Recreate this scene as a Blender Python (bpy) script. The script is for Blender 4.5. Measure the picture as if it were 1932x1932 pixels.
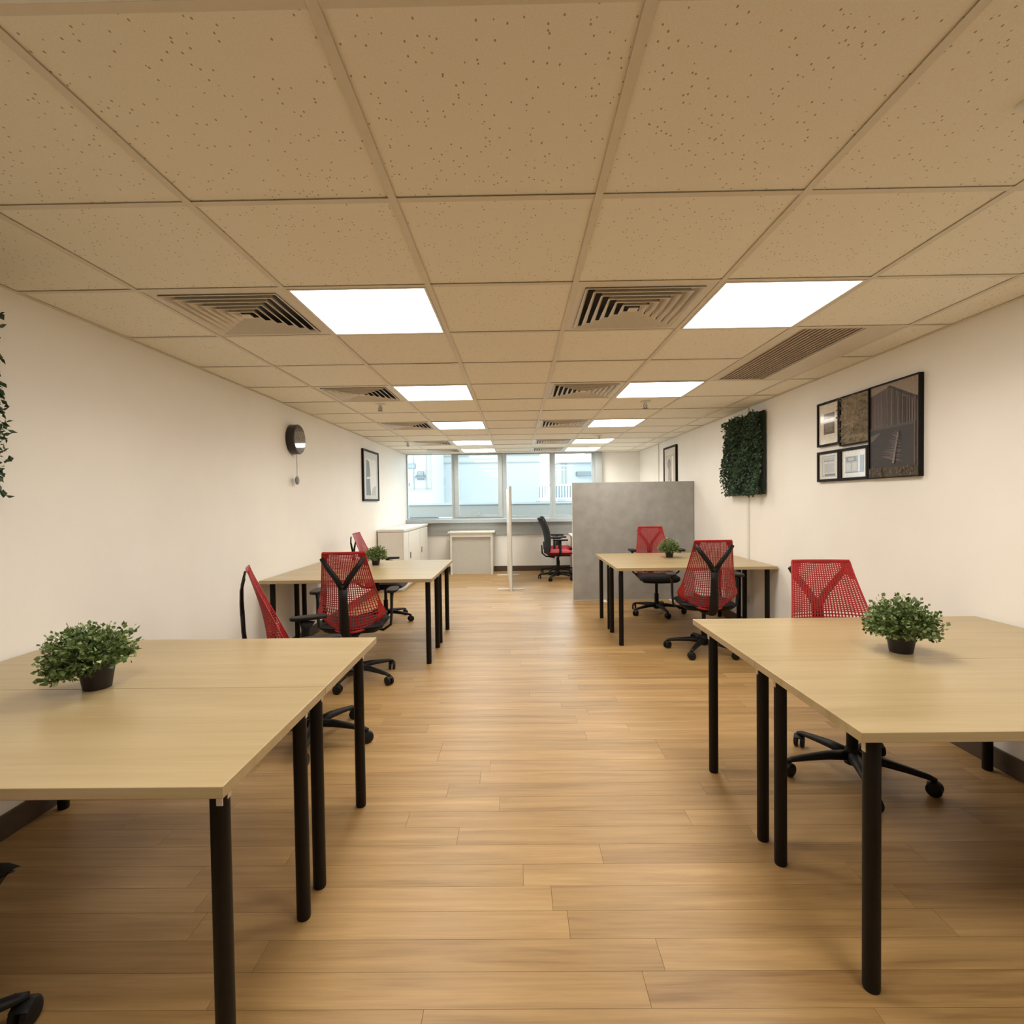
import bpy, math, random
from mathutils import Vector, Matrix
random.seed(7)
PI = math.pi
S = bpy.context.scene
for o in list(bpy.data.objects):
    bpy.data.objects.remove(o, do_unlink=True)
C = S.collection

# ------------------------------------------------------------------ camera
cam_d = bpy.data.cameras.new('camera'); cam = bpy.data.objects.new('camera', cam_d); C.objects.link(cam)
cam_d.sensor_width = 36; cam_d.lens = 976 / 1932 * 36; cam_d.clip_start = 0.02
CAM = Vector((0, 0, 1.385))
_p, _y, _r = [math.radians(a) for a in (-1.2458, 0.5497, 0.7724)]
_R = Matrix.Rotation(_y, 3, 'Z') @ Matrix.Rotation(_p, 3, 'X') @ Matrix.Rotation(_r, 3, 'Y')
_rt, _fw, _up = _R.col[0], _R.col[1], _R.col[2]
cam.matrix_world = Matrix(((_rt[0], _up[0], -_fw[0], CAM[0]), (_rt[1], _up[1], -_fw[1], CAM[1]), (_rt[2], _up[2], -_fw[2], CAM[2]), (0, 0, 0, 1)))
S.camera = cam

# ------------------------------------------------------------------ exposure, world, light levels
S.view_settings.view_transform = 'Standard'; S.view_settings.look = 'None'
S.view_settings.gamma = 1; S.view_settings.use_curve_mapping = False
S.view_settings.exposure = 1.17
PANEL_COL, PANEL_STR, LAMP_W = (1.0, 0.95, 0.865), 3.6, 4.3
W = bpy.data.worlds.new('overcast sky'); S.world = W; W.use_nodes = True
bg = W.node_tree.nodes['Background']
bg.inputs['Color'].default_value = (0.78, 0.91, 1.0, 1); bg.inputs['Strength'].default_value = 3.7

# ------------------------------------------------------------------ room measures
XL, XR, YB, YF, CZ = -2.17, 2.42, 10.2, -4.0, 2.318
T = 0.635; GX0 = -0.370; GY0 = 1.6175
def gx(i): return GX0 + i * T
def gy(j): return GY0 + j * T

# ------------------------------------------------------------------ mesh builder
class MB:
    def __init__(s): s.v = []; s.f = []; s.c = []; s.col = None
    def add(s, vs, fs):
        n = len(s.v); s.v += [tuple(v) for v in vs]
        for f in fs:
            s.f.append(tuple(n + i for i in f)); s.c.append(s.col)
        return s
    def box(s, x0, x1, y0, y1, z0, z1):
        return s.add([(x0,y0,z0),(x1,y0,z0),(x1,y1,z0),(x0,y1,z0),(x0,y0,z1),(x1,y0,z1),(x1,y1,z1),(x0,y1,z1)],
                     [(3,2,1,0),(4,5,6,7),(0,1,5,4),(1,2,6,5),(2,3,7,6),(3,0,4,7)])
    def prism(s, pts, axis, a, b):
        # pts: 2D outline (ccw) extruded along an axis from a to b
        n = len(pts)
        def m(p, t):
            return (t, p[0], p[1]) if axis == 'x' else (p[0], t, p[1]) if axis == 'y' else (p[0], p[1], t)
        vs = [m(p, a) for p in pts] + [m(p, b) for p in pts]
        fs = [tuple(range(n - 1, -1, -1)), tuple(range(n, 2 * n))] + [(i, (i + 1) % n, n + (i + 1) % n, n + i) for i in range(n)]
        return s.add(vs, fs)
    def lathe(s, prof, n=24, cx=0, cy=0, axis='z', cz=0):
        vs = []; k = len(prof)
        for r, h in prof:
            for i in range(n):
                a = 2 * PI * i / n; p, q = r * math.cos(a), r * math.sin(a)
                vs.append((cx + p, cy + q, cz + h) if axis == 'z' else (cx + h, cy + p, cz + q) if axis == 'x' else (cx + p, cy + h, cz + q))
        fs = [(j*n + i, j*n + (i+1) % n, (j+1)*n + (i+1) % n, (j+1)*n + i) for j in range(k-1) for i in range(n)]
        fs += [tuple(range(n-1, -1, -1)), tuple((k-1)*n + i for i in range(n))]
        return s.add(vs, fs)
    def sweep(s, pts, rad, n=8, up=(0, 0, 1), closed=False, rot=0.0):
        # tube along pts, elliptical section: rad = [(half width, half thickness)]; up = thickness direction
        P = [Vector(p) for p in pts]; k = len(P); vs = []
        if not isinstance(rad, list): rad = [rad] * k
        U0 = Vector(up)
        for i in range(k):
            if closed: t = P[(i+1) % k] - P[i-1]
            else: t = P[min(i+1, k-1)] - P[max(i-1, 0)]
            t.normalize(); side = t.cross(U0)
            if side.length < 1e-4: side = t.cross(Vector((0.3, 1, 0.1)))
            side.normalize(); u = side.cross(t).normalized()
            a, b = rad[i] if isinstance(rad[i], tuple) else (rad[i], rad[i])
            for q in range(n):
                an = 2 * PI * q / n + (PI / 4 if n == 4 else 0) + rot
                m = 1.414 if n == 4 else 1
                vs.append(P[i] + side * (a * m * math.cos(an)) + u * (b * m * math.sin(an)))
        fs = []
        for i in range(k if closed else k - 1):
            j = (i + 1) % k
            fs += [(i*n + q, i*n + (q+1) % n, j*n + (q+1) % n, j*n + q) for q in range(n)]
        if not closed: fs += [tuple(range(n-1, -1, -1)), tuple((k-1)*n + q for q in range(n))]
        return s.add(vs, fs)
    def grid(s, fn, nu, nv, th=0.0):
        vs = [fn(i / nu, j / nv) for j in range(nv + 1) for i in range(nu + 1)]
        return s.add(vs, [(j*(nu+1)+i, j*(nu+1)+i+1, (j+1)*(nu+1)+i+1, (j+1)*(nu+1)+i) for j in range(nv) for i in range(nu)])
    def mesh(s, name, m=None, smooth=False):
        me = bpy.data.meshes.new(name); me.from_pydata(s.v, [], s.f)
        if any(c is not None for c in s.c):
            at = me.color_attributes.new('Col', 'FLOAT_COLOR', 'CORNER'); i = 0
            for f, c in zip(s.f, s.c):
                c = c or (1, 1, 1)
                for _ in f: at.data[i].color = (*c, 1); i += 1
        if m: me.materials.append(m)
        if smooth: me.shade_smooth()
        me.update(); return me
    def build(s, name, m, parent=None, smooth=False, bevel=0, auto=None):
        me = s.mesh(name, m, smooth)
        return put(name, me, parent, bevel, auto)

def put(name, me, parent=None, bevel=0, auto=None):
    o = bpy.data.objects.new(name, me); C.objects.link(o)
    if parent: o.parent = parent
    if bevel:
        b = o.modifiers.new('bevel', 'BEVEL'); b.width = bevel; b.segments = 2; b.limit_method = 'ANGLE'; b.angle_limit = math.radians(40)
    if auto is not None:
        o.data.set_sharp_from_angle(angle=auto)
    return o
def tag(o, label=None, cat=None, group=None, kind=None):
    if label: o['label'] = label
    if cat: o['category'] = cat
    if group: o['group'] = group
    if kind: o['kind'] = kind
    return o
def thing(name, loc, label, cat, group=None, rz=0):
    o = bpy.data.objects.new(name, None); C.objects.link(o); o.location = loc; o.rotation_euler = (0, 0, rz)
    o.empty_display_size = 0.1
    return tag(o, label, cat, group)
def struct(mb, name, m, **k):
    return tag(mb.build(name, m, **k), kind='structure')
def kids(o): return [c for c in allobj if c.parent == o]
def dup(root, loc, rz, label, cat=None, group=None):
    r = root.copy(); C.objects.link(r); r.location = loc; r.rotation_euler = (0, 0, rz); r['label'] = label
    if group: r['group'] = group
    for ch in list(root.children):
        c = ch.copy(); C.objects.link(c); c.parent = r
        for g in list(ch.children):
            d = g.copy(); C.objects.link(d); d.parent = c
    return r

# ------------------------------------------------------------------ materials
def nt(name):
    m = bpy.data.materials.new(name); m.use_nodes = True; t = m.node_tree
    return m, t, t.nodes['Principled BSDF']
def N(t, kind, **k):
    n = t.nodes.new(kind)
    for a, b in k.items(): setattr(n, a, b)
    return n
def ramp(t, stops, fac):
    r = N(t, 'ShaderNodeValToRGB'); e = r.color_ramp.elements
    while len(e) < len(stops): e.new(0.5)
    for i, (p, c) in enumerate(stops): e[i].position = p; e[i].color = (*c, 1)
    t.links.new(fac, r.inputs[0]); return r.outputs[0]
def sr(r, g, b):
    f = lambda c: (c / 255 / 12.92) if c <= 10.3 else ((c / 255 + 0.055) / 1.055) ** 2.4
    return (f(r), f(g), f(b))
def plain(name, col, rough=0.5, metal=0, var=0.06, scale=30, bump=0.0, spec=0.5, coat=0):
    m, t, b = nt(name)
    tc = N(t, 'ShaderNodeTexCoord'); nz = N(t, 'ShaderNodeTexNoise'); nz.inputs['Scale'].default_value = scale; nz.inputs['Detail'].default_value = 4
    t.links.new(tc.outputs['Object'], nz.inputs['Vector'])
    c = ramp(t, [(0.3, tuple(x * (1 - var) for x in col)), (0.7, tuple(min(1, x * (1 + var)) for x in col))], nz.outputs[0])
    t.links.new(c, b.inputs['Base Color'])
    b.inputs['Roughness'].default_value = rough; b.inputs['Metallic'].default_value = metal
    b.inputs['Specular IOR Level'].default_value = spec; b.inputs['Coat Weight'].default_value = coat
    if bump:
        bp = N(t, 'ShaderNodeBump'); bp.inputs['Strength'].default_value = bump; bp.inputs['Distance'].default_value = 0.002
        t.links.new(nz.outputs[0], bp.inputs['Height']); t.links.new(bp.outputs[0], b.inputs['Normal'])
    return m
def wood(name, stops, sx, sy, rough, rnd=0.5, rough_var=0.1, bump=0.05, piece=True):
    # grain along world X
    m, t, b = nt(name)
    g = N(t, 'ShaderNodeNewGeometry'); oi = N(t, 'ShaderNodeObjectInfo')
    add = N(t, 'ShaderNodeMath', operation='ADD'); t.links.new(g.outputs['Random Per Island'], add.inputs[0]); t.links.new(oi.outputs['Random'], add.inputs[1])
    fr = N(t, 'ShaderNodeMath', operation='FRACT'); t.links.new(add.outputs[0], fr.inputs[0])
    off = N(t, 'ShaderNodeMath', operation='MULTIPLY'); off.inputs[1].default_value = 37; t.links.new(fr.outputs[0], off.inputs[0])
    cb = N(t, 'ShaderNodeCombineXYZ'); t.links.new(off.outputs[0], cb.inputs['X']); t.links.new(off.outputs[0], cb.inputs['Z'])
    va = N(t, 'ShaderNodeVectorMath', operation='ADD'); t.links.new(g.outputs['Position'], va.inputs[0])
    if piece: t.links.new(cb.outputs[0], va.inputs[1])
    mp = N(t, 'ShaderNodeMapping'); mp.inputs['Scale'].default_value = (sx, sy, sy); t.links.new(va.outputs[0], mp.inputs[0])
    n1 = N(t, 'ShaderNodeTexNoise'); n1.inputs['Scale'].default_value = 1; n1.inputs['Detail'].default_value = 6; n1.inputs['Roughness'].default_value = 0.6
    n1.inputs['Distortion'].default_value = 0.4
    t.links.new(mp.outputs[0], n1.inputs[0])
    mp2 = N(t, 'ShaderNodeMapping'); mp2.inputs['Scale'].default_value = (sx * 2.5, sy * 7, sy * 7); t.links.new(va.outputs[0], mp2.inputs[0])
    n2 = N(t, 'ShaderNodeTexNoise'); n2.inputs['Scale'].default_value = 1; n2.inputs['Detail'].default_value = 3; t.links.new(mp2.outputs[0], n2.inputs[0])
    mx = N(t, 'ShaderNodeMath', operation='MULTIPLY_ADD'); mx.inputs[1].default_value = 0.3; t.links.new(n2.outputs[0], mx.inputs[0]); t.links.new(n1.outputs[0], mx.inputs[2])
    m3 = N(t, 'ShaderNodeMath', operation='MULTIPLY_ADD'); m3.inputs[1].default_value = rnd; t.links.new(fr.outputs[0], m3.inputs[0]); t.links.new(mx.outputs[0], m3.inputs[2])
    m4 = N(t, 'ShaderNodeMath', operation='SUBTRACT'); m4.inputs[1].default_value = 0.15 + rnd / 2; t.links.new(m3.outputs[0], m4.inputs[0])
    t.links.new(ramp(t, stops, m4.outputs[0]), b.inputs['Base Color'])
    b.inputs['Roughness'].default_value = rough
    bp = N(t, 'ShaderNodeBump'); bp.inputs['Strength'].default_value = bump; bp.inputs['Distance'].default_value = 0.002
    t.links.new(n2.outputs[0], bp.inputs['Height']); t.links.new(bp.outputs[0], b.inputs['Normal'])
    return m

M = {}
M['wall'] = plain('painted wall', (0.91, 0.885, 0.835), 0.6, var=0.015, scale=3, bump=0.03)
M['white'] = plain('white laminate', (0.80, 0.79, 0.74), 0.35, var=0.02)
M['inner'] = plain('pale grey panel', (0.62, 0.62, 0.59), 0.5, var=0.03)
M['black'] = plain('black metal', (0.006, 0.0045, 0.004), 0.5, var=0.2, spec=0.25)
M['plastic'] = plain('black plastic', (0.007, 0.006, 0.006), 0.5, var=0.2, spec=0.3)
M['blackmesh'] = plain('black mesh fabric', (0.012, 0.013, 0.015), 0.8, var=0.3, scale=200)
M['red'] = plain('red elastomer', (0.36, 0.016, 0.018), 0.42, var=0.1)
M['redfab'] = plain('red seat fabric', (0.36, 0.02, 0.025), 0.8, var=0.25, scale=300, bump=0.2)
M['blackfab'] = plain('black seat fabric', (0.007, 0.006, 0.007), 0.85, var=0.3, scale=250, bump=0.2)
M['steel'] = plain('zinc plated steel', (0.6, 0.58, 0.55), 0.35, metal=0.8)
M['skirt'] = plain('dark brown skirting', (0.075, 0.05, 0.032), 0.5, var=0.1)
M['alu'] = plain('grey window aluminium', (0.42, 0.47, 0.49), 0.4, var=0.04)
M['ledge'] = plain('grey painted ledge', (0.40, 0.42, 0.41), 0.5, var=0.05)
M['screen'] = plain('grey textured screen board', (0.345, 0.335, 0.315), 0.7, var=0.10, scale=7, bump=0.15)
M['grid'] = plain('ceiling grid metal', (0.74, 0.68, 0.56), 0.5, var=0.02)
M['vent'] = plain('vent enamel', (0.74, 0.69, 0.60), 0.45, var=0.03)
M['plenum'] = plain('dark duct', (0.05, 0.04, 0.03), 0.9)
M['grille'] = plain('taupe grille slat', (0.66, 0.58, 0.52), 0.5, var=0.05)
M['pot'] = plain('dark brown pot', (0.012, 0.007, 0.007), 0.5, var=0.15)
M['soil'] = plain('dark soil', (0.02, 0.015, 0.01), 0.95, scale=200, var=0.4)
M['frame'] = plain('black picture frame', (0.008, 0.006, 0.005), 0.6, spec=0.2)
M['rod'] = plain('dark pendulum rod', (0.12, 0.10, 0.09), 0.4)
M['clock'] = plain('clock casing', (0.02, 0.015, 0.014), 0.3)
M['face'] = plain('dark glass clock face', (0.025, 0.025, 0.028), 0.05, var=0.2, scale=9, coat=1, spec=0.8)
M['hands'] = plain('silver clock hands', (0.35, 0.35, 0.36), 0.3)
M['ext'] = plain('white rendered facade', (0.23, 0.242, 0.245), 0.8, var=0.02, scale=1)
M['extb'] = plain('cream concrete parapet', (0.17, 0.16, 0.14), 0.8, var=0.03, scale=1)
M['extg'] = plain('grey exterior metal', (0.07, 0.08, 0.084), 0.6)
M['extw'] = plain('dark window recess', (0.10, 0.115, 0.12), 0.3)
M['moss_board'] = plain('dark green backing', (0.012, 0.022, 0.012), 0.9)

def leafmat(name, cols, rough=0.5):
    m, t, b = nt(name); g = N(t, 'ShaderNodeNewGeometry')
    k = len(cols)
    t.links.new(ramp(t, [(i / (k - 1), c) for i, c in enumerate(cols)], g.outputs['Random Per Island']), b.inputs['Base Color'])
    b.inputs['Roughness'].default_value = rough
    return m
M['leaf'] = leafmat('small leaf green', [(0.035, 0.065, 0.015), (0.09, 0.15, 0.035), (0.17, 0.25, 0.07), (0.06, 0.10, 0.025), (0.38, 0.46, 0.22), (0.10, 0.17, 0.04), (0.24, 0.33, 0.12)])
M['moss'] = leafmat('moss wall green', [(0.02, 0.045, 0.022), (0.035, 0.08, 0.042), (0.065, 0.13, 0.075), (0.025, 0.06, 0.03), (0.10, 0.17, 0.08)], 0.6)

M['desk'] = wood('oak laminate', [(0.25, (0.3567, 0.2646, 0.1314)), (0.5, (0.4263, 0.3234, 0.1715)), (0.75, (0.4872, 0.378, 0.2117))], 0.9, 14, 0.31, rnd=0.03, bump=0.02, piece=False)
M['plank'] = wood('oak floor plank', [(0.18, (0.2262, 0.1221, 0.042)), (0.42, (0.348, 0.2107, 0.0805)), (0.62, (0.4263, 0.2623, 0.105)), (0.85, (0.5133, 0.3397, 0.1505))], 1.4, 22, 0.40, rnd=0.22, bump=0.04)
M['subfloor'] = plain('floor joint', (0.16, 0.08, 0.035), 0.8)

def tile_mat():
    m, t, b = nt('mineral fibre tile')
    g = N(t, 'ShaderNodeNewGeometry')
    mp = N(t, 'ShaderNodeMapping'); mp.inputs['Scale'].default_value = (75, 50, 75); t.links.new(g.outputs['Position'], mp.inputs[0])
    v = N(t, 'ShaderNodeTexVoronoi'); v.inputs['Scale'].default_value = 1; t.links.new(mp.outputs[0], v.inputs['Vector'])
    gt = N(t, 'ShaderNodeMath', operation='LESS_THAN'); gt.inputs[1].default_value = 0.17; t.links.new(v.outputs['Distance'], gt.inputs[0])
    sp = N(t, 'ShaderNodeSeparateColor'); t.links.new(v.outputs['Color'], sp.inputs[0])
    g2 = N(t, 'ShaderNodeMath', operation='GREATER_THAN'); g2.inputs[1].default_value = 0.52; t.links.new(sp.outputs[0], g2.inputs[0])
    ml = N(t, 'ShaderNodeMath', operation='MULTIPLY'); t.links.new(gt.outputs[0], ml.inputs[0]); t.links.new(g2.outputs[0], ml.inputs[1])
    nz = N(t, 'ShaderNodeTexNoise'); nz.inputs['Scale'].default_value = 260; t.links.new(g.outputs['Position'], nz.inputs['Vector'])
    base = ramp(t, [(0.35, (0.87, 0.835, 0.72)), (0.65, (0.92, 0.885, 0.78))], nz.outputs[0])
    mix = N(t, 'ShaderNodeMix', data_type='RGBA'); mix.inputs[7].default_value = (0.42, 0.34, 0.23, 1)
    t.links.new(ml.outputs[0], mix.inputs[0]); t.links.new(base, mix.inputs[6]); t.links.new(mix.outputs[2], b.inputs['Base Color'])
    b.inputs['Roughness'].default_value = 0.95; b.inputs['Specular IOR Level'].default_value = 0.1
    bp = N(t, 'ShaderNodeBump'); bp.inputs['Strength'].default_value = 0.5; bp.inputs['Distance'].default_value = 0.002; bp.invert = True
    t.links.new(ml.outputs[0], bp.inputs['Height']); t.links.new(bp.outputs[0], b.inputs['Normal'])
    return m
M['tile'] = tile_mat()
def emis(name, col, st):
    m, t, b = nt(name); b.inputs['Base Color'].default_value = (0.9, 0.9, 0.9, 1)
    b.inputs['Emission Color'].default_value = (*col, 1); b.inputs['Emission Strength'].default_value = st
    return m
M['panel'] = emis('led diffuser', PANEL_COL, PANEL_STR)
def glass_mat():
    m = bpy.data.materials.new('window glass'); m.use_nodes = True; t = m.node_tree; t.nodes.clear()
    o = N(t, 'ShaderNodeOutputMaterial'); mx = N(t, 'ShaderNodeMixShader'); tr = N(t, 'ShaderNodeBsdfTransparent'); gl = N(t, 'ShaderNodeBsdfGlossy')
    gl.inputs['Roughness'].default_value = 0.02; tr.inputs['Color'].default_value = (0.95, 0.98, 0.97, 1)
    fr = N(t, 'ShaderNodeFresnel'); fr.inputs[0].default_value = 1.45
    t.links.new(fr.outputs[0], mx.inputs[0]); t.links.new(tr.outputs[0], mx.inputs[1]); t.links.new(gl.outputs[0], mx.inputs[2]); t.links.new(mx.outputs[0], o.inputs[0])
    return m
M['glass'] = glass_mat()
def print_mat():
    m, t, b = nt('printed picture'); a = N(t, 'ShaderNodeVertexColor', layer_name='Col')
    nz = N(t, 'ShaderNodeTexNoise'); nz.inputs['Scale'].default_value = 60
    tc = N(t, 'ShaderNodeTexCoord'); t.links.new(tc.outputs['Object'], nz.inputs['Vector'])
    mx = N(t, 'ShaderNodeMix', data_type='RGBA', blend_type='MULTIPLY'); mx.inputs[0].default_value = 0.5
    t.links.new(a.outputs[0], mx.inputs[6]); t.links.new(ramp(t, [(0.3, (0.75, 0.75, 0.75)), (0.7, (1.2, 1.2, 1.2))], nz.outputs[0]), mx.inputs[7])
    t.links.new(mx.outputs[2], b.inputs['Base Color']); b.inputs['Roughness'].default_value = 0.12; b.inputs['Coat Weight'].default_value = 0.3; b.inputs['Coat Roughness'].default_value = 0.03
    return m
M['print'] = print_mat()
M['printmatte'] = M['print'].copy(); M['printmatte'].node_tree.nodes['Principled BSDF'].inputs['Roughness'].default_value = 0.55
M['printmatte'].node_tree.nodes['Principled BSDF'].inputs['Coat Weight'].default_value = 0

# ------------------------------------------------------------------ floor
fl = struct(MB().box(XL - 0.1, XR + 0.1, YF, YB, -0.12, -0.006), 'floor', M['subfloor'])
PWD, PLN, GAP = 0.1125, 1.22, 0.0011
full_me = MB().box(GAP/2, PLN - GAP/2, GAP/2, PWD - GAP/2, -0.006, 0).mesh('plank', M['plank'])
rng = random.Random(3)
rows = []; y = 1.717 - PWD * 38
def plank_row(y, r):
    off = rng.random() * PLN; x = XL - off; out = []
    while x < XR:
        out.append((max(x, XL), min(x + PLN, XR), y)); x += PLN
    return [p for p in out if p[1] - p[0] > 0.01]
far = MB(); r = 0; nplank = 0
while y < YB - 0.001:
    for x0, x1, yy in plank_row(y, r):
        near = 1.2 < y < 5.0
        if near and abs(x1 - x0 - PLN) < 1e-4:
            o = put('floor_plank', full_me, fl); o.location = (x0, yy, 0)
        elif near:
            o = put('floor_plank', MB().box(GAP/2, x1 - x0 - GAP/2, GAP/2, PWD - GAP/2, -0.006, 0).mesh('plank', M['plank']), fl); o.location = (x0, yy, 0)
        else: far.box(x0 + GAP/2, x1 - GAP/2, max(yy + GAP/2, YF), min(yy + PWD - GAP/2, YB), -0.006, 0)
    y += PWD; r += 1
fp = far.build('plank_field', M['plank'], fl); fp['kind'] = 'stuff'

# ------------------------------------------------------------------ walls
struct(MB().box(XL - 0.12, XL, YF, YB, -0.006, CZ + 0.25), 'wall_left', M['wall'])
struct(MB().box(XR, XR + 0.12, YF, YB, -0.006, CZ + 0.25), 'wall_right', M['wall'])
struct(MB().box(XL - 0.12, XR + 0.12, YF - 0.12, YF, -0.12, CZ + 0.25), 'wall_behind', M['wall'])
WX0, WX1, SZ = XL, 1.67, 1.04
wb = MB(); wb.box(XL - 0.12, WX1, YB, YB + 0.18, -0.12, SZ - 0.02); wb.box(WX1, XR + 0.12, YB, YB + 0.18, -0.12, CZ + 0.25); wb.box(XL - 0.12, WX1, YB, YB + 0.18, CZ + 0.006, CZ + 0.25)
struct(wb, 'wall_back', M['wall'])
struct(MB().box(1.536, 1.67, YB - 0.10, YB, SZ, CZ - 0.001), 'trim_1', M['ledge'])
struct(MB().box(XL + 0.001, 1.70, YB - 0.13, YB - 0.001, SZ - 0.075, SZ - 0.003), 'trim_2', M['alu'], bevel=0.004)
struct(MB().box(XL + 0.001, 1.70, YB - 0.03, YB - 0.001, SZ - 0.32, SZ - 0.076), 'trim_3', M['ledge'])
bh = 0.10
struct(MB().box(XL, XL + 0.014, YF, YB, 0, bh), 'baseboard_left', M['skirt'])
struct(MB().box(XR - 0.014, XR, YF, YB, 0, bh), 'baseboard_right', M['skirt'])
struct(MB().box(XL + 0.014, XR - 0.014, YB - 0.016, YB, 0, bh), 'baseboard_back', M['skirt'])
# wall angle trims of the ceiling
struct(MB().box(XL, XL + 0.02, YF, YB, CZ - 0.001, CZ + 0.0015), 'trim_4', M['grid'])
struct(MB().box(XR - 0.02, XR, YF, YB, CZ - 0.001, CZ + 0.0015), 'trim_5', M['grid'])

# ------------------------------------------------------------------ ceiling
cl = struct(MB().box(XL - 0.12, XR + 0.12, YF - 0.12, YB + 0.18, CZ + 0.25, CZ + 0.33), 'ceiling', M['plenum'])
LIGHT_ROWS = [-2, 1, 4, 7, 10, 12]
lights = [(c, j) for j in LIGHT_ROWS for c in (-1, 2)]
vents = [(c, j) for j in LIGHT_ROWS[1:] for c in (-2, 1)]
slot = [(3, 2), (3, 3)]
taken = set(lights) | set(vents) | set(slot)
jmin, jmax = -9, 13
xs = [XL] + [gx(i) for i in range(-2, 5)] + [XR]
tile_me = {}
for ci in range(len(xs) - 1):
    i = ci - 3
    x0, x1 = xs[ci], xs[ci + 1]
    for j in range(jmin, jmax + 1):
        y0, y1 = max(gy(j), YF), min(gy(j + 1), YB)
        if (i, j) in taken or y1 - y0 < 0.02: continue
        k = (round(x1 - x0, 4), round(y1 - y0, 4))
        if k not in tile_me: tile_me[k] = MB().box(0.004, k[0] - 0.004, 0.004, k[1] - 0.004, 0.0045, 0.020).mesh('ceiling_tile', M['tile'])
        o = put('ceiling_tile', tile_me[k], cl); o.location = (x0, y0, CZ + random.uniform(-0.0008, 0.0008))
def tee(mb, x0, x1, y0, y1, z):
    mb.box(x0, x1, y0, y1, z, z + 0.0016)
    if x1 - x0 < y1 - y0: c = (x0 + x1) / 2; mb.box(c - 0.0012, c + 0.0012, y0, y1, z + 0.0016, z + 0.035)
    else: c = (y0 + y1) / 2; mb.box(x0, x1, c - 0.0012, c + 0.0012, z + 0.0016, z + 0.035)
for i in range(-2, 5):
    m = MB(); tee(m, gx(i) - 0.012, gx(i) + 0.012, YF, YB, CZ - 0.0005); m.build('grid_bar', M['grid'], cl)
for j in range(jmin + 1, jmax + 1):
    for ci in range(len(xs) - 1):
        if (ci - 3, j) == (3, 3): continue
        m = MB(); tee(m, xs[ci] + 0.0125, xs[ci + 1] - 0.0125, gy(j) - 0.0115, gy(j) + 0.0115, CZ); m.build('grid_bar', M['grid'], cl)

# ------------------------------------------------------------------ ceiling lights
def light_proto():
    t = thing('ceiling_light', (0, 0, 0), 'x', 'light', 'square ceiling light panels'); h = T / 2 - 0.014
    f = MB(); w = 0.010
    for a in ((-h, h, -h, -h + w), (-h, h, h - w, h), (-h, -h + w, -h + w, h - w), (h - w, h, -h + w, h - w)): f.box(*a, -0.002, 0.03)
    f.build('frame', M['white'], t)
    MB().box(-h + w, h - w, -h + w, h - w, 0.002, 0.010).build('diffuser', M['panel'], t)
    ld = bpy.data.lights.new('lamp', 'AREA'); ld.shape = 'SQUARE'; ld.size = 0.58; ld.energy = LAMP_W; ld.color = PANEL_COL; ld.spread = math.radians(152)
    lo = bpy.data.objects.new('lamp', ld); C.objects.link(lo); lo.parent = t; lo.location = (0, 0, 0.0)
    return t
ordn = {1: 'nearest', 4: 'second', 7: 'third', 10: 'fourth', 12: 'farthest'}
L0 = None
for c, j in lights:
    side = 'left' if c < 0 else 'right'
    where = (gx(c) + T/2, gy(j) + T/2, CZ)
    lab = ('square glowing ceiling panel, %s of the five in the %s row' % (ordn[j], side)) if j in ordn else \
          ('square ceiling panel %s, in the %s row, just above the camera' % ('overhead' if j == -2 else 'behind the camera', side))
    if L0 is None: L0 = light_proto(); L0.location = where; L0['label'] = lab
    else: dup(L0, where, 0, lab)

# ------------------------------------------------------------------ vents
def vent_proto():
    t = thing('air_vent', (0, 0, 0), 'x', 'air vent', 'square louvred ceiling vents'); h = T / 2 - 0.013
    f = MB(); w = 0.038
    for a in ((-h, h, -h, -h + w), (-h, h, h - w, h), (-h, -h + w, -h + w, h - w), (h - w, h, -h + w, h - w)): f.box(*a, 0.002, 0.008)
    f.build('frame', M['vent'], t)
    MB().box(-h, h, -h, h, 0.10, 0.11).build('duct', M['plenum'], t)
    a = h - w
    for k in range(6):
        m = MB(); vs = []
        # blades lie flatter on the far side than on the near side
        for zz, dn, df in ((-0.004, 0.0, 0.0), (None, 0.030, 0.015), (None, 0.033, 0.018), (-0.006, 0.004, 0.004)):
            rn, rf = a - dn, a - df; zn, zf = (0.030, 0.007) if zz is None else (zz, zz)
            sd = a - (dn + df) / 2
            vs += [(-sd, -rn, zn), (sd, -rn, zn), (sd, rf, zf), (-sd, rf, zf)]
        fs = []
        for q in range(4):
            for e in range(4):
                fs.append((q*4 + e, q*4 + (e+1) % 4, ((q+1) % 4)*4 + (e+1) % 4, ((q+1) % 4)*4 + e))
        m.add(vs, fs); m.build('louvre', M['vent'], t); a -= 0.0405
    MB().box(-a, a, -a, a, -0.004, 0.0).build('centre_plate', M['vent'], t)
    return t
V0 = None
for c, j in vents:
    side = 'left' if c < 0 else 'right'
    lab = 'square louvred vent beside the %s ceiling light of the %s row' % (ordn[j], side)
    where = (gx(c) + T/2, gy(j) + T/2, CZ)
    if V0 is None: V0 = vent_proto(); V0.location = where; V0['label'] = lab
    else: dup(V0, where, 0, lab)
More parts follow.
